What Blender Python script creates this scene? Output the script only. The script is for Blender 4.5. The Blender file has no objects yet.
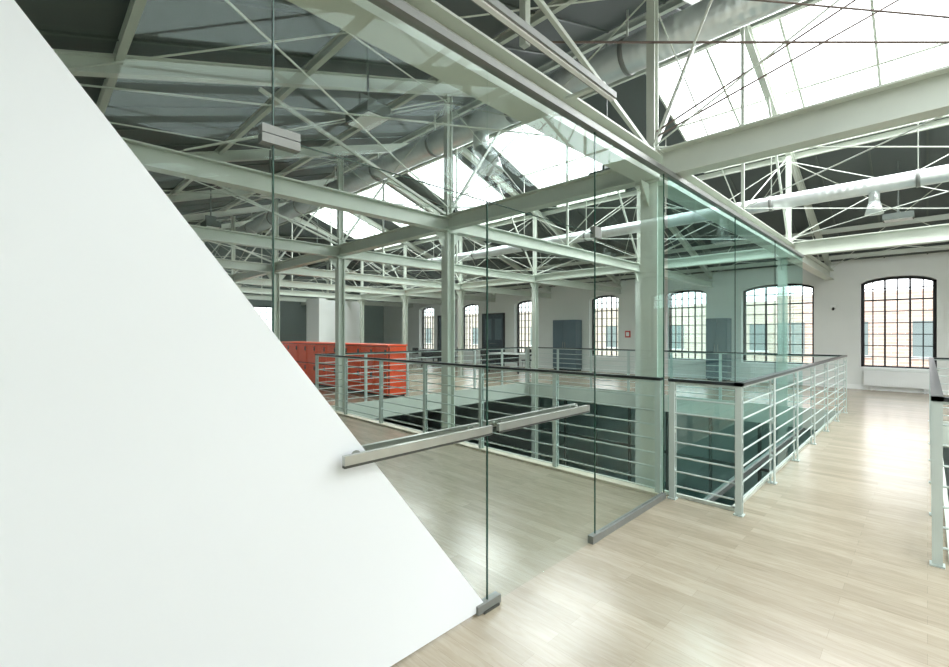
import bpy, math, random
from mathutils import Vector
random.seed(3)
scene = bpy.context.scene
try:
    scene.view_settings.view_transform = 'Standard'
except Exception:
    pass

# ---------------------------------------------------------------- materials
def lin(c):
    return tuple(((x/255)/12.92 if x/255 <= 0.04045 else ((x/255+0.055)/1.055)**2.4) for x in c) + (1,)

def mat(name, rgb, rough=0.5, metal=0.0, noise=0.06, scale=3.0, spec=0.5):
    m = bpy.data.materials.new(name); m.use_nodes = True
    nt = m.node_tree; b = nt.nodes['Principled BSDF']
    b.inputs['Roughness'].default_value = rough
    b.inputs['Metallic'].default_value = metal
    b.inputs['Specular IOR Level'].default_value = spec
    tc = nt.nodes.new('ShaderNodeTexCoord')
    n = nt.nodes.new('ShaderNodeTexNoise'); n.inputs['Scale'].default_value = scale
    n.inputs['Detail'].default_value = 4
    r = nt.nodes.new('ShaderNodeValToRGB')
    c = lin(rgb)
    r.color_ramp.elements[0].position = 0.3; r.color_ramp.elements[1].position = 0.7
    r.color_ramp.elements[0].color = tuple(x*(1-noise) for x in c[:3])+(1,)
    r.color_ramp.elements[1].color = tuple(min(1, x*(1+noise)) for x in c[:3])+(1,)
    nt.links.new(tc.outputs['Object'], n.inputs['Vector'])
    nt.links.new(n.outputs['Fac'], r.inputs['Fac'])
    nt.links.new(r.outputs['Color'], b.inputs['Base Color'])
    return m

def glass_mat(name, tint, refl=0.05, graze=0.6):
    m = bpy.data.materials.new(name); m.use_nodes = True
    nt = m.node_tree; nt.nodes.clear()
    o = nt.nodes.new('ShaderNodeOutputMaterial')
    t = nt.nodes.new('ShaderNodeBsdfTransparent'); t.inputs['Color'].default_value = tint+(1,)
    g = nt.nodes.new('ShaderNodeBsdfGlossy'); g.inputs['Roughness'].default_value = 0.0
    g.inputs['Color'].default_value = (0.85, 1, 0.96, 1)
    lw = nt.nodes.new('ShaderNodeLayerWeight'); lw.inputs['Blend'].default_value = 0.5
    p = nt.nodes.new('ShaderNodeMath'); p.operation = 'POWER'; p.inputs[1].default_value = 4
    mu = nt.nodes.new('ShaderNodeMath'); mu.operation = 'MULTIPLY_ADD'
    mu.inputs[1].default_value = graze; mu.inputs[2].default_value = refl
    mx = nt.nodes.new('ShaderNodeMixShader')
    nt.links.new(lw.outputs['Facing'], p.inputs[0]); nt.links.new(p.outputs[0], mu.inputs[0])
    nt.links.new(mu.outputs[0], mx.inputs['Fac'])
    nt.links.new(t.outputs[0], mx.inputs[1]); nt.links.new(g.outputs[0], mx.inputs[2])
    nt.links.new(mx.outputs[0], o.inputs['Surface'])
    return m

def plank_mat(name, c1, c2, rough=0.3):
    m = bpy.data.materials.new(name); m.use_nodes = True
    nt = m.node_tree; b = nt.nodes['Principled BSDF']
    tc = nt.nodes.new('ShaderNodeTexCoord')
    br = nt.nodes.new('ShaderNodeTexBrick')
    br.offset = 0.37; br.offset_frequency = 2
    br.inputs['Scale'].default_value = 1.0
    br.inputs['Brick Width'].default_value = 0.95
    br.inputs['Row Height'].default_value = 0.10
    br.inputs['Mortar Size'].default_value = 0.0008
    br.inputs['Mortar Smooth'].default_value = 0.5
    br.inputs['Bias'].default_value = 0.0
    br.inputs['Color1'].default_value = lin(c1)
    br.inputs['Color2'].default_value = lin(c2)
    br.inputs['Mortar'].default_value = tuple(x*0.7 for x in lin(c2)[:3])+(1,)
    mp = nt.nodes.new('ShaderNodeMapping'); mp.inputs['Scale'].default_value = (4.5, 36, 1)
    n = nt.nodes.new('ShaderNodeTexNoise'); n.inputs['Scale'].default_value = 1.0; n.inputs['Detail'].default_value = 7
    n.inputs['Distortion'].default_value = 1.2
    r = nt.nodes.new('ShaderNodeValToRGB')
    r.color_ramp.elements[0].position = 0.3; r.color_ramp.elements[0].color = (0.82, 0.80, 0.77, 1)
    r.color_ramp.elements[1].position = 0.65; r.color_ramp.elements[1].color = (1, 1, 1, 1)
    n2 = nt.nodes.new('ShaderNodeTexNoise'); n2.inputs['Scale'].default_value = 0.9; n2.inputs['Detail'].default_value = 3
    r2 = nt.nodes.new('ShaderNodeMapRange'); r2.inputs['To Min'].default_value = rough-0.05; r2.inputs['To Max'].default_value = rough+0.06
    mx = nt.nodes.new('ShaderNodeMix'); mx.data_type = 'RGBA'; mx.blend_type = 'MULTIPLY'; mx.inputs['Factor'].default_value = 1
    nt.links.new(tc.outputs['Object'], br.inputs['Vector'])
    nt.links.new(tc.outputs['Object'], mp.inputs['Vector']); nt.links.new(mp.outputs[0], n.inputs['Vector'])
    nt.links.new(tc.outputs['Object'], n2.inputs['Vector'])
    nt.links.new(n.outputs['Fac'], r.inputs['Fac'])
    nt.links.new(br.outputs['Color'], mx.inputs['A']); nt.links.new(r.outputs['Color'], mx.inputs['B'])
    nt.links.new(mx.outputs['Result'], b.inputs['Base Color'])
    nt.links.new(n2.outputs['Fac'], r2.inputs['Value']); nt.links.new(r2.outputs['Result'], b.inputs['Roughness'])
    return m

def facade_mat(name, c1, c2):
    m = bpy.data.materials.new(name); m.use_nodes = True
    nt = m.node_tree; b = nt.nodes['Principled BSDF']; b.inputs['Roughness'].default_value = 0.9
    tc = nt.nodes.new('ShaderNodeTexCoord')
    mp = nt.nodes.new('ShaderNodeMapping'); mp.inputs['Rotation'].default_value = (math.radians(90), 0, 0)
    br = nt.nodes.new('ShaderNodeTexBrick'); br.inputs['Scale'].default_value = 1
    br.inputs['Brick Width'].default_value = 0.5; br.inputs['Row Height'].default_value = 0.16
    br.inputs['Mortar Size'].default_value = 0.012
    br.inputs['Color1'].default_value = lin(c1); br.inputs['Color2'].default_value = lin(c2)
    br.inputs['Mortar'].default_value = lin((225, 220, 212))
    nt.links.new(tc.outputs['Object'], mp.inputs['Vector']); nt.links.new(mp.outputs[0], br.inputs['Vector'])
    nt.links.new(br.outputs['Color'], b.inputs['Base Color'])
    return m

def duct_mat():
    m = mat('galvanised_duct', (214, 219, 218), 0.3, 0.55, 0.06, 6)
    nt = m.node_tree; b = nt.nodes['Principled BSDF']
    tc = nt.nodes.new('ShaderNodeTexCoord')
    w = nt.nodes.new('ShaderNodeTexWave'); w.wave_type = 'BANDS'; w.bands_direction = 'X'
    w.inputs['Scale'].default_value = 3.0
    bp = nt.nodes.new('ShaderNodeBump'); bp.inputs['Strength'].default_value = 0.3; bp.inputs['Distance'].default_value = 0.01
    nt.links.new(tc.outputs['Object'], w.inputs['Vector']); nt.links.new(w.outputs['Fac'], bp.inputs['Height'])
    nt.links.new(bp.outputs[0], b.inputs['Normal'])
    return m

STEEL = mat('painted_steel', (200, 206, 195), 0.42, 0, 0.05, 2)
STEELD = mat('painted_steel_dark', (84, 92, 86), 0.5, 0, 0.08, 2)
RAILP = mat('railing_steel', (194, 206, 201), 0.35, 0.1, 0.05, 3)
DARKRAIL = mat('dark_handrail', (36, 42, 44), 0.3, 0.2, 0.1, 5)
ROOF = mat('roof_panel', (86, 93, 91), 0.8, 0, 0.08, 0.6)
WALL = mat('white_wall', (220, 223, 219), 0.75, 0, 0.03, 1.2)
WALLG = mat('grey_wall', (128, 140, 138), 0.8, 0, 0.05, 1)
BLACK = mat('window_frame_black', (30, 30, 32), 0.45, 0.2, 0.1, 4)
FILM = mat('white_film', (237, 241, 244), 0.45, 0, 0.006, 0.6)
CHROME = mat('brushed_steel', (132, 134, 130), 0.45, 0.35, 0.05, 12)
HANDLE = mat('satin_steel_handle', (178, 180, 174), 0.3, 0.75, 0.05, 12)
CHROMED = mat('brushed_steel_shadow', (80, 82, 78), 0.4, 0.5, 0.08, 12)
RED = mat('orange_red_laminate', (246, 80, 24), 0.4, 0, 0.04, 1)
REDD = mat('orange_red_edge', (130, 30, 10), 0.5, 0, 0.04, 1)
BLUEG = mat('blue_grey_paint', (78, 96, 106), 0.5, 0, 0.05, 1)
DKBLUE = mat('dark_blue_door', (34, 50, 60), 0.4, 0, 0.05, 1)
TEAL = mat('teal_floor', (96, 124, 120), 0.3, 0, 0.12, 0.8)
WHITEP = mat('white_paint', (232, 234, 232), 0.45, 0, 0.02, 2)
RUST = mat('tie_rod_primer', (98, 84, 76), 0.5, 0.3, 0.1, 5)
EDGE = mat('glass_edge', (40, 78, 66), 0.2, 0, 0.05, 4)
CURB = mat('oak_curb', (206, 198, 176), 0.45, 0, 0.06, 5)
SIGN = mat('sign_red', (190, 40, 34), 0.4, 0, 0.03, 5)
DUCT = duct_mat()
OAK = plank_mat('oak_parquet', (182, 171, 151), (165, 154, 134), 0.22)
GLASS = glass_mat('clear_green_glass', (0.948, 0.980, 0.967), 0.009, 0.16)
GLASST = glass_mat('teal_glass', (0.83, 0.95, 0.94), 0.015, 0.25)
PANE = glass_mat('window_glass', (0.985, 0.99, 0.99), 0.01, 0.1)
FILLGLOW = bpy.data.materials.new('added_fill_glow'); FILLGLOW.use_nodes = True  # glow for the fill panels added to the lower storey
_b = FILLGLOW.node_tree.nodes['Principled BSDF']; _b.inputs['Emission Color'].default_value = (1, 1, 1, 1); _b.inputs['Emission Strength'].default_value = 8
BRICK = facade_mat('facade_brick', (206, 172, 156), (216, 188, 172))
BEIGE = facade_mat('facade_beige', (214, 200, 182), (206, 190, 172))

# ---------------------------------------------------------------- builder
class MB:
    def __init__(s): s.v = []; s.f = []; s.m = []; s.mats = []
    def mi(s, m):
        if m not in s.mats: s.mats.append(m)
        return s.mats.index(m)
    def hexa(s, p, m):
        b = len(s.v); s.v += [tuple(q) for q in p]
        for f in ((3,2,1,0),(4,5,6,7),(0,1,5,4),(1,2,6,5),(2,3,7,6),(3,0,4,7)):
            s.f.append(tuple(b+i for i in f)); s.m.append(s.mi(m))
    def box(s, x0, x1, y0, y1, z0, z1, m):
        if x0 > x1: x0, x1 = x1, x0
        if y0 > y1: y0, y1 = y1, y0
        s.hexa([(x0,y0,z0),(x1,y0,z0),(x1,y1,z0),(x0,y1,z0),(x0,y0,z1),(x1,y0,z1),(x1,y1,z1),(x0,y1,z1)], m)
    def frame(s, p, q):
        d = (Vector(q)-Vector(p)).normalized()
        up = Vector((0,0,1))
        if abs(d.z) > 0.99: up = Vector((0,1,0))
        sd = d.cross(up).normalized(); u = sd.cross(d).normalized()
        return sd, u
    def bar(s, p, q, w, h, m, os=0, ou=0):
        p = Vector(p); q = Vector(q); sd, u = s.frame(p, q)
        o = sd*os+u*ou
        c = [(-w/2,-h/2),(w/2,-h/2),(w/2,h/2),(-w/2,h/2)]
        s.hexa([p+o+sd*a+u*b for a,b in c]+[q+o+sd*a+u*b for a,b in c], m)
    def ibeam(s, p, q, w, h, m, tf=0.016, tw=0.012):
        s.bar(p, q, w, tf, m, 0, h/2-tf/2); s.bar(p, q, w, tf, m, 0, -h/2+tf/2)
        s.bar(p, q, tw, h-2*tf, m)
    def tube(s, p, q, r, m, n=8, r2=None):
        p = Vector(p); q = Vector(q); sd, u = s.frame(p, q); r2 = r if r2 is None else r2
        b = len(s.v); k = s.mi(m)
        for i in range(n):
            a = 2*math.pi*i/n; s.v.append(tuple(p+(sd*math.cos(a)+u*math.sin(a))*r))
        for i in range(n):
            a = 2*math.pi*i/n; s.v.append(tuple(q+(sd*math.cos(a)+u*math.sin(a))*r2))
        for i in range(n):
            j = (i+1) % n; s.f.append((b+i, b+j, b+n+j, b+n+i)); s.m.append(k)
        s.f.append(tuple(b+i for i in range(n-1,-1,-1))); s.m.append(k)
        s.f.append(tuple(b+n+i for i in range(n))); s.m.append(k)
    def done(s, name, parent=None, smooth=False):
        me = bpy.data.meshes.new(name); me.from_pydata(s.v, [], s.f)
        for m in s.mats: me.materials.append(m)
        me.polygons.foreach_set('material_index', s.m)
        if smooth: me.polygons.foreach_set('use_smooth', [len(f) == 4 for f in s.f])
        me.update()
        o = bpy.data.objects.new(name, me); scene.collection.objects.link(o)
        if parent: o.parent = parent
        return o
def empty(name):
    o = bpy.data.objects.new(name, None); scene.collection.objects.link(o); return o

# ---------------------------------------------------------------- dimensions
YN, YF = -0.84, 16.0           # near / far walls
XL, XR = -24.0, 8.0
YR = 7.58                      # ridge
SL = 0.34
def roofz(y): return 3.5+SL*(YF-y) if y > YR else 3.5+SL*(y-YN)
GLX = -1.70
LOW = -3.7
R1, R2 = 4.45, 10.72
GRID = [4.35, 1.2, -1.94, -5.0, -8.2, -11.4, -14.6, -17.8, -21.0]
V0, V1 = 4.25, 10.95           # void in Y
VX0, VX1 = -8.6, -1.15
WX0, WX1 = 0.10, 5.0

# ---------------------------------------------------------------- floor
b = MB()
T = -0.32
b.box(XL, XR, YN, V0, T, 0, OAK)
b.box(XL, XR, V1, YF, T, 0, OAK)
b.box(XL, VX0, V0, V1, T, 0, OAK)
b.box(VX1, WX0, V0, V1, T, 0, OAK)
b.box(WX1, XR, V0, V1, T, 0, OAK)
b.done('floor')
b = MB()
b.box(XL, XR, YN, YF, LOW-0.1, LOW, TEAL)
b.done('floor_lower')

# slab edge trims (steel channel around voids)
b = MB()
for (x0, x1, y0, y1) in ((VX0, VX1, V0, V1), (WX0, WX1, V0, V1)):
    e = 0.03
    b.box(x0, x1, y0-0.001, y0+e, T-0.05, 0.03, STEEL)
    b.box(x0, x1, y1-e, y1+0.001, T-0.05, 0.03, STEEL)
    b.box(x0-0.001, x0+e, y0, y1, T-0.05, 0.03, STEEL)
    b.box(x1-e, x1+0.001, y0, y1, T-0.05, 0.03, STEEL)
b.box(VX0, GLX-0.03, V0-0.11, V0-0.002, 0.0, 0.025, CURB)
b.done('trim_slab_edge')

# ---------------------------------------------------------------- walls with arched windows
WZ0, WZS, WZT = 0.57, 2.80, 3.0
def arch(t):   # t in -1..1
    return WZS+(WZT-WZS)*math.sqrt(max(0, 1-t*t*0.95))
def wall_x(name, y0, y1, wins, x0, x1, ztop, m=WALL, zb=LOW):
    b = MB(); wins = sorted(wins); x = x0
    for cx, w in wins:
        a, c = cx-w/2, cx+w/2
        b.box(x, a, y0, y1, zb, ztop, m)
        b.box(a, c, y0, y1, zb, WZ0, m)
        N = 12
        for i in range(N):
            t0 = -1+2*i/N; t1 = -1+2*(i+1)/N
            xa = cx+t0*w/2; xb = cx+t1*w/2; za = arch(t0); zc = arch(t1)
            b.hexa([(xa,y0,za),(xb,y0,zc),(xb,y1,zc),(xa,y1,za),(xa,y0,ztop),(xb,y0,ztop),(xb,y1,ztop),(xa,y1,ztop)], m)
        x = c
    b.box(x, x1, y0, y1, zb, ztop, m)
    return b.done(name)
def window_x(name, cx, w, y, dy=1, nx=6, nz=8, m=BLACK):
    b = MB(); fw = 0.07; N = 16
    xa, xb = cx-w/2, cx+w/2
    b.box(xa, xa+fw, y-0.04, y+0.04, WZ0, arch(-1)+0.01, m)
    b.box(xb-fw, xb, y-0.04, y+0.04, WZ0, arch(1)+0.01, m)
    b.box(xa, xb, y-0.04, y+0.04, WZ0, WZ0+fw, m)
    for i in range(N):
        t0 = -1+2*i/N; t1 = -1+2*(i+1)/N
        x0, x1 = cx+t0*w/2, cx+t1*w/2; z0, z1 = arch(t0), arch(t1)
        b.hexa([(x0,y-.04,z0-fw),(x1,y-.04,z1-fw),(x1,y+.04,z1-fw),(x0,y+.04,z0-fw),(x0,y-.04,z0),(x1,y-.04,z1),(x1,y+.04,z1),(x0,y+.04,z0)], m)
    for i in range(1, nx):
        t = -1+2*i/nx; x = cx+t*w/2
        ww = 0.020 if i in (2, nx-2) else 0.012
        b.box(x-ww, x+ww, y-0.025, y+0.025, WZ0+fw, arch(t)-fw+0.01, m)
    for j in range(1, nz):
        z = WZ0+(WZT-WZ0)*j/nz
        ww = 0.018 if j in (nz-2,) else 0.011
        half = w/2-fw/2
        if z > arch(1)-fw:
            tt = 1.0
            while arch(tt)-fw*0.6 < z and tt > 0: tt -= 0.02
            half = tt*w/2
        b.box(cx-half, cx+half, y-0.024, y+0.024, z-ww, z+ww, m)
    b.box(xa+fw*0.5, xb-fw*0.5, y-0.004, y+0.004, WZ0+fw*0.5, WZS-0.02, PANE)
    b.box(xa-0.04, xb+0.04, y-0.04-0.24*dy if dy > 0 else y+0.04, y-0.04 if dy > 0 else y+0.28, WZ0-0.001, WZ0+0.03, WHITEP)
    return b.done(name)

FARW = [(3.0,1.45),(-0.56,1.45),(-3.22,1.85),(-5.83,1.3),(-8.92,1.25),(-12.8,1.25),(-16.4,1.3),(-19.8,1.3)]
wall_x('wall_far', YF, YF+0.4, FARW, XL, XR, 3.62)
k = 1
for cx, w in FARW:
    window_x('window_%d' % k, cx, w, YF+0.28); k += 1
NEARW = [(6.0,1.5),(3.0,1.5),(-12,1.5),(-16,1.5)]
wall_x('wall_near', YN-0.4, YN, NEARW, XL, XR, 3.62)
for cx, w in NEARW:
    window_x('window_%d' % k, cx, w, YN-0.28, -1); k += 1
b = MB()
LW = [2.3, 5.4, 8.8, 12.2]
y = YN
for cy in LW:
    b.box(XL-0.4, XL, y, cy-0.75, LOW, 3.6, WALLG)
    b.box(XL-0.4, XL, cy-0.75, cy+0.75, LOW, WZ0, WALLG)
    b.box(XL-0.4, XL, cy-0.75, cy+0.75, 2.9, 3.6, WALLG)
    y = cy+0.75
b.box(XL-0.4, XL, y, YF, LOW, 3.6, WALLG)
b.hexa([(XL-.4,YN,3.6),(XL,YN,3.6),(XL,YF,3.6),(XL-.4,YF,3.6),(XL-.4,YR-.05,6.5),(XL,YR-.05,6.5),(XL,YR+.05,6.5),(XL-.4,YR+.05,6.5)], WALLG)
b.done('wall_left')
for cy in LW:
    b = MB(); x = XL-0.2
    b.box(x-.04,x+.04,cy-.75,cy-.69,WZ0,2.9,BLACK); b.box(x-.04,x+.04,cy+.69,cy+.75,WZ0,2.9,BLACK)
    b.box(x-.04,x+.04,cy-.75,cy+.75,WZ0,WZ0+.06,BLACK); b.box(x-.04,x+.04,cy-.75,cy+.75,2.84,2.9,BLACK)
    for i in range(1,5): b.box(x-.02,x+.02,cy-.75+.3*i-.015,cy-.75+.3*i+.015,WZ0,2.9,BLACK)
    for j in range(1,7): b.box(x-.019,x+.019,cy-.74,cy+.74,WZ0+.333*j-.015,WZ0+.333*j+.015,BLACK)
    b.box(x-.004,x+.004,cy-.73,cy+.73,WZ0+.03,2.87,PANE)
    b.done('window_%d' % k); k += 1
b = MB()
b.box(XR, XR+0.4, YN, YF, LOW, 3.6, WALL)
b.hexa([(XR,YN,3.6),(XR+.4,YN,3.6),(XR+.4,YF,3.6),(XR,YF,3.6),(XR,YR-.05,6.5),(XR+.4,YR-.05,6.5),(XR+.4,YR+.05,6.5),(XR,YR+.05,6.5)], WALL)
b.done('wall_right')
b = MB()
b.box(XL, XR, YF-0.02, YF-0.0005, 0.0, 0.12, WHITEP)
b.done('baseboard_far')
b = MB()
b.box(-19.4, -18.2, 8.9, 9.2, 0.0, 3.0, WHITEP)
b.box(-19.4, -19.1, 9.2, 11.5, 0.0, 3.0, WHITEP)
b.done('wall_partition')

# ---------------------------------------------------------------- ceiling / roof with skylights
def roofpiece(b, x0, x1, y0, y1, m=ROOF, t=0.12, dz=0.0):
    z0, z1 = roofz(y0)+dz, roofz(y1)+dz
    b.hexa([(x0,y0,z0),(x1,y0,z0),(x1,y1,z1),(x0,y1,z1),(x0,y0,z0+t),(x1,y0,z0+t),(x1,y1,z1+t),(x0,y1,z1+t)], m)
SKY0, SKY1 = 7.95, 11.0
STR = [(-3.6, 7.6), (-7.6, -5.5), (-10.8, -8.8), (-14.0, -12.0), (-17.2, -15.2)]
b = MB()
RN = YR-1e-4; RF = YR+1e-4
roofpiece(b, XL-.4, XR+.4, SKY1, YF+0.5)
roofpiece(b, XL-.4, XR+.4, RF, SKY0)
xs = XL-.4
for (a, c) in sorted(STR):
    roofpiece(b, xs, a, SKY0, SKY1); xs = c
roofpiece(b, xs, XR+.4, SKY0, SKY1)
NX0, NX1, NY0, NY1 = 0.45, 7.6, 0.6, 7.0  # opening for the added near-slope skylight, out of view
roofpiece(b, XL-.4, XR+.4, NY1, RN)
roofpiece(b, XL-.4, XR+.4, YN-0.5, NY0)
roofpiece(b, XL-.4, NX0, NY0, NY1)
roofpiece(b, NX1, XR+.4, NY0, NY1)
x = XL
while x < XR:
    x += 0.8
    if x < NX0: b.bar((x,YN,roofz(YN)-.012),(x,YR,roofz(YR)-.012),0.03,0.02,STEELD)
    b.bar((x,YF,roofz(YF)-.012),(x,SKY1,roofz(SKY1)-.012),0.03,0.02,STEELD)
b.done('ceiling')

def skylight(name, x0, x1, y0, y1, step):
    b = MB(); n = max(1, round((x1-x0)/step))
    for i in range(n+1):
        x = x0+(x1-x0)*i/n
        b.bar((x,y0,roofz(y0)+.02),(x,y1,roofz(y1)+.02),0.035,0.07,STEEL)
    for y in (y0, (y0+y1)/2, y1):
        b.bar((x0,y,roofz(y)+.0),(x1,y,roofz(y)+.0),0.07,0.10 if y != (y0+y1)/2 else 0.03,STEEL)
    z0, z1 = roofz(y0)+.07, roofz(y1)+.07
    b.hexa([(x0,y0,z0),(x1,y0,z0),(x1,y1,z1),(x0,y1,z1),(x0,y0,z0+.01),(x1,y0,z0+.01),(x1,y1,z1+.01),(x0,y1,z1+.01)], PANE)
    return b.done(name)
for (a, c) in STR: skylight('skylight', a, c, SKY0, SKY1, 1.06)
skylight('skylight', NX0, NX1, NY0, NY1, 1.06)  # unseen skylight added over the camera side as foreground fill

# ---------------------------------------------------------------- structure
for gx in GRID:
    b = MB()
    near = gx == -1.94
    tw, th = (0.20, 0.26) if near else (0.15, 0.20)
    b.ibeam((gx,YN,3.0+th/2),(gx,YF,3.0+th/2),tw,th,STEEL)
    zt = 3.0+th
    o = 0.22
    b.ibeam((gx,YN,roofz(YN)-o+.08),(gx,YR,roofz(YR)-o),0.10,0.16,STEEL)
    b.ibeam((gx,YF,roofz(YF)-o+.08),(gx,YR,roofz(YR)-o),0.10,0.16,STEEL)
    for y in (R1, R2):
        b.ibeam((gx,y,zt),(gx,y,roofz(y)-.3),0.08,0.10,STEEL)
    b.bar((gx,YR,zt),(gx,YR,roofz(YR)-.3),0.04,0.04,STEEL)
    for s in (-1, 1):
        f = lambda yy: YR+s*yy
        b.bar((gx,f(3.13),zt+.03),(gx,f(5.8),roofz(f(5.8))-.3),0.035,0.035,STEEL)
        b.bar((gx,f(3.13),zt+.03),(gx,f(1.5),roofz(f(1.5))-.3),0.035,0.035,STEEL)
        b.tube((gx-.04,f(3.13),roofz(f(3.13))-.35),(gx-.04,f(0),zt+.03),0.008,STEEL,6)
        b.tube((gx+.04,f(3.13),roofz(f(3.13))-.35),(gx+.04,f(6.5),zt+.03),0.008,STEEL,6)
        b.box(gx-.12,gx+.12,f(3.13)-.12,f(3.13)+.12,zt,zt+.02,STEEL)
    b.done('roof_truss')

colpos = [(gx, R1) for gx in GRID if gx < 0 or gx > 4] + [((-2.04 if gx == -1.94 else gx), R2) for gx in GRID if gx < 0 or gx > 4]
for (cx, cy) in colpos:
    b = MB()
    w = 0.17 if cx == -1.94 else 0.14
    invoid = (VX0 < cx < VX1)or(WX0<cx<WX1)
    z0 = LOW if (invoid and V0 < cy < V1) else 0.0
    b.ibeam((cx,cy,z0),(cx,cy,2.98),w,w,STEEL,0.018,0.014)
    b.box(cx-w*.7,cx+w*.7,cy-w*.7,cy+w*.7,2.975,2.999,STEEL)
    b.box(cx-w*.75,cx+w*.75,cy-w*.75,cy+w*.75,z0,z0+.02,STEEL)
    for s in (-1,1):
        b.hexa([(cx-.006,cy+s*w/2,2.75),(cx+.006,cy+s*w/2,2.75),(cx+.006,cy+s*(w/2+.01),2.75),(cx-.006,cy+s*(w/2+.01),2.75),
                (cx-.006,cy+s*w/2,2.97),(cx+.006,cy+s*w/2,2.97),(cx+.006,cy+s*(w/2+.18),2.97),(cx-.006,cy+s*(w/2+.18),2.97)], STEEL)
    b.done('steel_column')

for y in (R1, R2):
    b = MB()
    b.ibeam((XL,y,3.13),(-2.05,y,3.13),0.15,0.20,STEEL)
    b.ibeam((-1.83,y,3.15),(XR,y,3.15),0.18,0.27,STEEL)
    gs = sorted(GRID)
    for i in range(len(gs)-1):
        a, c = gs[i], gs[i+1]
        zt = roofz(y)-.4
        b.tube((a,y,3.35),(c,y,zt),0.008,STEEL,6); b.tube((c,y,3.35),(a,y,zt),0.008,STEEL,6)
    b.done('steel_beam')
b = MB()
for y in (0.6, 2.3, 4.2, 5.9, 7.2, 7.85, 11.1, 12.6, 14.2, 15.6):
    z = roofz(y)-.075
    b.ibeam((XL,y,z),(XR,y,z),0.06,0.11,STEEL,0.01,0.008)
b.done('roof_purlins')
b = MB()
gs = sorted(GRID)
for i in range(len(gs)-1):
    a, c = gs[i], gs[i+1]
    for (y0, y1) in ((YN+.3, R1), (R1, YR), (YR, R2), (R2, YF-.3)):
        if c > 2: continue
        b.tube((a,y0,3.36),(c,y1,3.36),0.008,STEEL,6); b.tube((c,y0,3.36),(a,y1,3.36),0.008,STEEL,6)
    for (y0, y1) in ((YN+.3, R1), (R2, YF-.3)):
        b.tube((a,y0,roofz(y0)-.4),(c,y1,roofz(y1)-.4),0.008,STEEL,6); b.tube((c,y0,roofz(y0)-.4),(a,y1,roofz(y1)-.4),0.008,STEEL,6)
b.done('wind_bracing')

b = MB()
b.tube((-1.9,R1,3.5),(1.2,6.2,5.6),0.009,RUST); b.tube((-1.9,R1,3.45),(1.2,7.5,5.9),0.009,RUST)
b.tube((-2.2,2.75,3.75),(1.2,6.15,3.75),0.009,RUST)
b.tube((-1.94,2.56,3.98),(1.2,6.3,3.88),0.007,RUST)
for (x, y, z) in ((-2.2,2.75,3.75),(-1.94,2.56,3.98)): b.box(x-.03,x+.03,y-.03,y+.03,z-.03,roofz(y)-.2,STEEL)
b.done('tie_rods')

# ---------------------------------------------------------------- ducts
b = MB()
b.tube((-17,5.45,5.02),(6,5.45,5.02),0.21,DUCT,24)
for i in range(12):
    x = -16+i*1.9
    b.tube((x-.03,5.45,5.02),(x+.03,5.45,5.02),0.222,CHROME,24)
    b.bar((x,5.45,5.24),(x,5.45,roofz(5.45)-.02),0.02,0.02,STEEL)
b.tube((-5.0-.3,5.45,5.0),(-5.3,5.45,4.55),0.13,DUCT,18)
b.tube((-5.3,5.45,4.58),(-5.05,5.45,4.35),0.13,DUCT,18)
b.tube((-5.06,5.45,4.38),(-5.06,5.45,4.15),0.13,DUCT,18,0.2)
b.done('air_duct', smooth=True)
b = MB()
b.tube((-12,9.6,3.85),(7,9.6,3.85),0.125,DUCT,18)
for i in range(10):
    x = -11.5+i*1.9
    b.tube((x-.025,9.6,3.85),(x+.025,9.6,3.85),0.135,CHROME,18)
    b.bar((x,9.6,3.97),(x,9.6,roofz(9.6)-.02),0.015,0.015,STEEL)
b.tube((-.6,9.6,3.8),(-.6,9.6,3.55),0.07,DUCT,16)
b.tube((-.6,9.6,3.6),(-.6,9.6,3.4),0.07,DUCT,16,0.12)
b.done('air_duct', smooth=True)

# ---------------------------------------------------------------- railings
def railing(name, pts, spacing=1.07):
    b = MB(); H = 1.09
    for k in range(len(pts)-1):
        p = Vector(pts[k]+(0,)); q = Vector(pts[k+1]+(0,)); L = (q-p).length; d = (q-p)/L
        n = max(1, round(L/spacing))
        b.bar(p+Vector((0,0,H-.012))-d*.03, q+Vector((0,0,H-.012))+d*.03, 0.06, 0.026, DARKRAIL)
        b.bar(p+Vector((0,0,H-.035)), q+Vector((0,0,H-.035)), 0.03, 0.02, RAILP)
        for i in range(n+1):
            if i == 0 and k > 0: continue
            c = p+d*(L*i/n)
            sd = d.cross(Vector((0,0,1)))
            for s in (-1, 1):
                e = c+sd*(s*.018)
                if abs(d.y) > .5: b.box(e.x-.005, e.x+.005, e.y-.025, e.y+.025, .012, H-.03, RAILP)
                else: b.box(e.x-.025, e.x+.025, e.y-.005, e.y+.005, .012, H-.03, RAILP)
            b.box(c.x-.036, c.x+.036, c.y-.036, c.y+.036, 0.0, .01, RAILP)
            for zz in (.25,.6,.95):
                b.box(c.x-.022, c.x+.022, c.y-.022, c.y+.022, zz, zz+.03, RAILP)
        for j in range(7):
            z = .12+j*.132
            b.tube(p+Vector((0,0,z)), q+Vector((0,0,z)), 0.008, RAILP, 6)
    return b.done(name)
railing('railing', [(-1.64, 4.19), (-1.10, 4.19), (-1.10, 11.0), (-8.66, 11.0)])
railing('railing', [(-1.77, 4.19), (-8.66, 4.19), (-8.66, 10.9)])
railing('railing', [(3.2, 4.19), (0.045, 4.19), (0.045, 11.0), (3.2, 11.0)])

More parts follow.
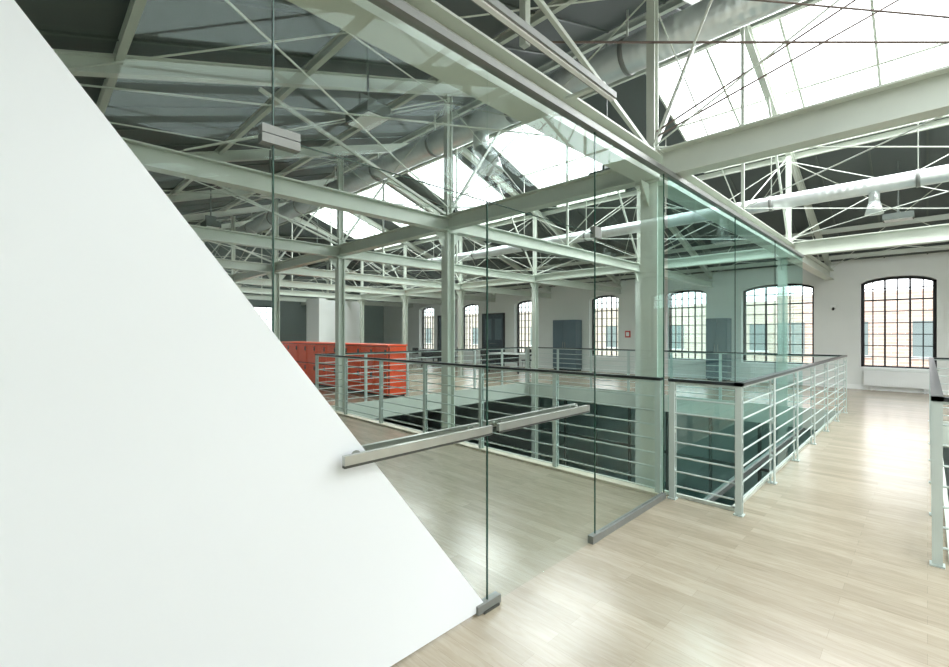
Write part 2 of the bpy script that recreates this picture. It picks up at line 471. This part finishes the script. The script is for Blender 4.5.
# ---------------------------------------------------------------- glass partition
gp = empty('glass_partition')
g = 0.004
def pane(name, y0, y1, z0, z1, parent, m=GLASS, x=GLX):
    b = MB(); b.box(x-g, x+g, y0, y1, z0, z1, m); return b.done(name, parent)
DZ = 2.22
YA, YB, YC = 0.653, 1.797, 2.93
pane('side_pane', YN, YA-.004, 0.0, 2.98, gp)
pane('transom_pane_1', YA, YB, DZ+.01, 2.98, gp)
pane('transom_pane_2', YB+.002, YC, DZ+.01, 2.98, gp)
pane('side_pane_2', YC+.004, 4.13, 0.05, 2.98, gp)
pane('void_pane_1', 4.24, 6.3, -.3, 2.98, gp, GLASST)
pane('void_pane_2', 6.31, 8.4, -.3, 2.98, gp, GLASST)
pane('void_pane_3', 8.41, 10.6, -.3, 2.98, gp, GLASST)
b = MB()
for y in (YA, YB): b.box(GLX-.005, GLX+.005, y-.0025, y+.0025, 0.02 if y == YB else 0.0, 2.98 if y == YA else DZ, EDGE)
b.box(GLX-.005, GLX+.005, YC-.002, YC+.002, 0.02, 2.98, EDGE)
for y in (4.14, 6.305, 8.405): b.box(GLX-.005, GLX+.005, y-.003, y+.003, -.3 if y > 4.2 else .05, 2.98, EDGE)
b.box(GLX-.0045, GLX+.0045, YA, YC, DZ-.0015, DZ+.0015, EDGE)
b.done('glass_edges', gp)
b = MB()
b.box(GLX-.02, GLX+.02, YC+.03, 4.14, 0.0, 0.05, CHROME)
b.box(GLX-.03, GLX+.03, YN, 10.6, 2.955, 2.999, CHROME)
b.box(GLX-.03, GLX+.03, 4.24, 10.6, -.36, -.3, CHROME)
b.done('frame_profile', gp)
b = MB()
b.box(GLX-.02, GLX+.02, YA-.045, YA+.095, DZ-.03, DZ+.002, CHROME)
b.box(GLX-.02, GLX+.02, YA-.045, YA+.095, DZ+.005, DZ+.035, CHROME)
b.box(GLX-.02, GLX+.02, YC-.03, YC+.06, DZ-.03, DZ+.05, CHROME)
b.box(GLX-.022, GLX+.022, YB-.09, YB+.09, 0.006, .05, CHROME); b.box(GLX-.03, GLX+.03, YB-.05, YB+.07, 0.0, .012, CHROMED)
b.box(GLX-.022, GLX+.022, YC-.06, YC+.06, 0.0, .055, CHROME)
b.done('patch_fittings', gp)
for i, (y0, y1) in enumerate(((YA+.005, YB-.005), (YB+.005, YC-.005))):
    d = empty('glass_door')
    pane('leaf', y0, y1, .012, DZ-.002, d)
    b = MB()
    if i == 0: a, c = 0.91, 1.775
    else: a, c = 1.83, 2.76
    for s in (1, -1):
        xx = GLX+s*.05
        b.bar((xx, a, .99), (xx, c, .99), .022, .038, HANDLE)
        b.bar((xx, a+.0, .965), (xx, c, .965), .022, .010, CHROMED)
        for y in (a+.08, c-.08):
            b.tube((GLX+s*.004, y, .99), (xx, y, .99), .011, HANDLE, 10)
            b.tube((GLX+s*.004, y, .99), (GLX+s*.010, y, .99), .022, HANDLE, 12)
    b.done('pull_handle', d)

# white diagonal film applied to the face of the glass
b = MB()
xf0, xf1 = GLX+g+.0005, GLX+g+.002
P = [(1.79, 0.014), (-0.453, 2.95), (YN+.005, 2.95), (YN+.005, 0.014)]
n = len(P); base = [(xf0,)+p for p in P]+[(xf1,)+p for p in P]
b.v = base; b.mi(FILM)
b.f = [tuple(range(n)), tuple(range(2*n-1, n-1, -1))]+[(i, (i+1)%n, n+(i+1)%n, n+i) for i in range(n)]
b.m = [0]*len(b.f)
b.done('white_film_panel', gp)

# linear light track beside the glass head
b = MB()
b.box(-1.60,-1.54,-.6,2.95,3.15,3.19,CHROME)
b.box(-1.585,-1.555,-.6,2.95,3.14,3.15,WHITEP)
for y in (0, 1.4, 2.8): b.box(-1.85,-1.55,y-.02,y+.02,3.19,3.21,STEEL)
b.done('linear_light_track')

# ---------------------------------------------------------------- furniture / details
b = MB()
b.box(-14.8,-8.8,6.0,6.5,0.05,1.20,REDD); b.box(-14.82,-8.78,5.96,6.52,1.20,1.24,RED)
b.box(-14.76,-8.84,6.03,6.48,0.0,.05,BLACK)
for i in range(10):
    x = -14.8+i*.6
    for (z0, z1) in ((.07,.62),(.65,1.18)):
        b.box(x+.018,x+.582,5.975,6.0,z0,z1,RED)
        b.box(x+.48,x+.53,5.955,5.975,z1-.18,z1-.06,CHROMED)
b.box(-8.8,-8.785,6.02,6.48,.07,1.185,RED)
b.done('locker_unit')

def cabinet(cx, w, h):
    b = MB(); y1 = YF-.022; y0 = y1-.45
    b.box(cx-w/2,cx+w/2,y0,y1,.06,h,BLUEG); b.box(cx-w/2+.03,cx+w/2-.03,y0+.04,y1,0,.06,BLACK)
    b.box(cx-w/2+.02,cx-.005,y0-.018,y0,.09,h-.03,BLUEG); b.box(cx+.005,cx+w/2-.02,y0-.018,y0,.09,h-.03,BLUEG)
    for s in (-1,1): b.box(cx+s*.05-.008,cx+s*.05+.008,y0-.045,y0-.018,.9,1.15,CHROME)
    b.done('cabinet')
cabinet(-4.72,.62,1.98); cabinet(-10.4,1.1,2.05)
for i, (cx, w) in enumerate(((-14.7,1.3),(-18.1,1.2))):
    b = MB(); y = YF-.03
    b.box(cx-w/2-.07,cx-w/2,y-.04,YF-.001,0,2.4,BLACK); b.box(cx+w/2,cx+w/2+.07,y-.04,YF-.001,0,2.4,BLACK)
    b.box(cx-w/2-.07,cx+w/2+.07,y-.04,YF-.001,2.4,2.47,BLACK)
    b.box(cx-w/2,cx-.004,y-.01,YF-.001,.01,2.4,DKBLUE); b.box(cx+.004,cx+w/2,y-.01,YF-.001,.01,2.4,DKBLUE)
    for s in (-1,1):
        b.box(cx+s*w/4-w/6,cx+s*w/4+w/6,y-.014,y-.01,1.2,2.2,BLUEG)
        b.tube((cx+s*.06,y-.05,1.02),(cx+s*.16,y-.05,1.02),.01,CHROME,8); b.tube((cx+s*.06,y-.05,1.02),(cx+s*.06,y-.01,1.02),.01,CHROME,8)
    b.done('door_%d' % (i+1))
for cx in (-.55,-3.2):
    b = MB(); w = 1.3
    b.box(cx-w/2,cx+w/2,YF-.05,YF-.025,.12,.5,WHITEP)
    b.box(cx-w/2,cx+w/2,YF-.14,YF-.115,.12,.5,WHITEP)
    i = 0
    while i*.05 < w-.02:
        x = cx-w/2+.012+i*.05; b.box(x,x+.02,YF-.155,YF-.14,.14,.48,WHITEP); i += 1
    b.box(cx-w/2,cx+w/2,YF-.15,YF-.03,.5,.515,WHITEP)
    for s in (-1,1): b.box(cx+s*.5-.015,cx+s*.5+.015,YF-.12,YF-.05,0,.13,WHITEP)
    b.done('radiator')
b = MB(); b.box(-8.0,-7.8,YF-.04,YF-.001,1.35,1.6,SIGN); b.box(-7.96,-7.84,YF-.045,YF-.04,1.4,1.55,WHITEP); b.done('fire_sign')
b = MB(); b.box(-1.9,-1.78,YF-.14,YF-.001,2.2,2.28,WHITEP); b.tube((-1.84,YF-.14,2.2),(-1.84,YF-.2,2.16),.03,BLACK,10); b.done('wall_camera')

def table(cx, cy, z):
    b = MB()
    b.box(cx-.8,cx+.8,cy-.4,cy+.4,z+.71,z+.74,WHITEP)
    for sx in (-1,1):
        for sy in (-1,1): b.box(cx+sx*.74-.02,cx+sx*.74+.02,cy+sy*.34-.02,cy+sy*.34+.02,z,z+.71,BLACK)
    b.box(cx-.74,cx+.74,cy-.36,cy-.34,z+.4,z+.7,BLACK)
    b.done('table')
def chair(cx, cy, z, s=1):
    b = MB()
    b.box(cx-.22,cx+.22,cy-.22,cy+.22,z+.43,z+.47,BLACK)
    for sx in (-1,1):
        b.tube((cx+sx*.2,cy+.2*s,z),(cx+sx*.18,cy+.18*s,z+.44),.012,CHROME,6)
        b.tube((cx+sx*.2,cy-.24*s,z),(cx+sx*.2,cy-.2*s,z+.85),.012,CHROME,6)
    b.hexa([(cx-.2,cy-.20*s,z+.6),(cx+.2,cy-.20*s,z+.6),(cx+.2,cy-.23*s,z+.6),(cx-.2,cy-.23*s,z+.6),(cx-.2,cy-.21*s,z+.88),(cx+.2,cy-.21*s,z+.88),(cx+.2,cy-.24*s,z+.88),(cx-.2,cy-.24*s,z+.88)],BLACK)
    b.done('chair')
for p in ((-2.7,6.6),(-4.8,7.4),(-7.0,7.4),(-2.7,9.2),(-4.8,9.6),(-7.0,9.6)):
    table(p[0], p[1], LOW); chair(p[0]-.4, p[1]-.75, LOW); chair(p[0]+.4, p[1]+.75, LOW, -1)
for p in ((-11.5,13.4),(-15.5,13.2)):
    table(p[0], p[1], 0.0); chair(p[0]-.4, p[1]-.75, 0.0); chair(p[0]+.4, p[1]+.75, 0.0, -1)

# lower-storey glazed partition: dark frame grid
b = MB()
for i in range(8):
    x = -8.6+i*1.0
    b.box(x-.03,x+.03,11.4,11.46,LOW,T,STEELD)
for z in (LOW+.9, LOW+2.2): b.box(-8.63,-1.57,11.4,11.46,z,z+.06,STEELD)
b.box(-8.6,-1.6,11.4,11.46,LOW,LOW+.1,STEELD)
b.box(-8.6,-1.6,11.42,11.44,LOW+.1,T-.01,GLASST)
b.done('glazed_partition')
for (x, y) in ((-5,2.6),(-2,2.6),(-8,2.6),(-3,12.8),(-7,12.8),(-10.5,7.5),(0,1.5),(2.5,12.8)):  # glowing panels added under the slab to brighten the lower floor
    b = MB(); b.box(x-.6,x+.6,y-.3,y+.3,T-.06,T-.001,WHITEP); b.box(x-.56,x+.56,y-.26,y+.26,T-.065,T-.06,FILLGLOW)
    b.done('added_fill_panel')

def flood(x, y, z):
    b = MB()
    b.bar((x,y,z+.25),(x,y,roofz(y)-.02),.02,.02,STEELD)
    b.box(x-.22,x+.22,y-.14,y+.14,z,z+.12,STEELD); b.box(x-.2,x+.2,y-.12,y+.12,z-.008,z,WHITEP)
    b.box(x-.02,x+.02,y-.1,y+.1,z+.12,z+.26,STEELD)
    b.done('pendant_light')
for p in ((-6.6,6.0,3.75),(-9.6,6.4,3.75),(-4.2,2.6,3.75),(-7.4,2.8,3.7),(-3.4,6.2,3.8),(-12.8,6.2,3.75),(-10.6,2.8,3.7),(-6.6,12.0,3.7),(-0.4,12.0,3.7),(-3.5,12.0,3.7)): flood(*p)

# ---------------------------------------------------------------- outside
b = MB()
b.box(-60,-6,34,36,-10,3.6,BEIGE); b.box(-6,6,30,32,-10,3.6,BRICK); b.box(6,40,34,36,-10,3.4,BEIGE)
for i in range(-16,14):
    for zz in (-2.6,.4):
        x = i*2.6; yy = 34 if not (-6 < x < 6) else 30
        b.box(x-.5,x+.5,yy-.05,yy+.02,zz,zz+1.7,WALLG)
        b.box(x-.6,x+.6,yy-.12,yy+.02,zz-.1,zz,WHITEP)
b.done('neighbouring_building')
b = MB(); b.box(-90,60,-60,90,-10.2,-10,WALLG); b.done('ground')

# ---------------------------------------------------------------- light
w = bpy.data.worlds.new('sky'); scene.world = w; w.use_nodes = True
bg = w.node_tree.nodes['Background']; bg.inputs['Color'].default_value = (0.94, 0.97, 1.0, 1); bg.inputs['Strength'].default_value = 4.2
def area(name, loc, rot, sx, sy, e, col=(.96, .98, 1)):
    l = bpy.data.lights.new(name, 'AREA'); l.shape = 'RECTANGLE'; l.size = sx; l.size_y = sy; l.energy = e; l.color = col
    o = bpy.data.objects.new(name, l); scene.collection.objects.link(o); o.location = loc; o.rotation_euler = rot
    return o
ang = math.atan(SL)
yc = (SKY0+SKY1)/2
area('skylight_area_lamp', (-5.1, yc+.1, roofz(yc)+.35), (-ang, 0, 0), 25.4, 3.4, 2750)
yc = (NY0+NY1)/2
area('skylight_area_lamp', ((NX0+NX1)/2, yc-.1, roofz(yc)+.35), (ang, 0, 0), NX1-NX0, 6.6, 560)  # added fill lamp above the unseen near skylight

# ---------------------------------------------------------------- camera
cam = bpy.data.cameras.new('camera'); co = bpy.data.objects.new('camera', cam); scene.collection.objects.link(co)
cam.sensor_width = 36; cam.lens = 36*453/949; cam.clip_start = .05; cam.clip_end = 300
co.location = (0, 0, 1.5); co.rotation_euler = (math.radians(90), 0, math.radians(45))
scene.camera = co
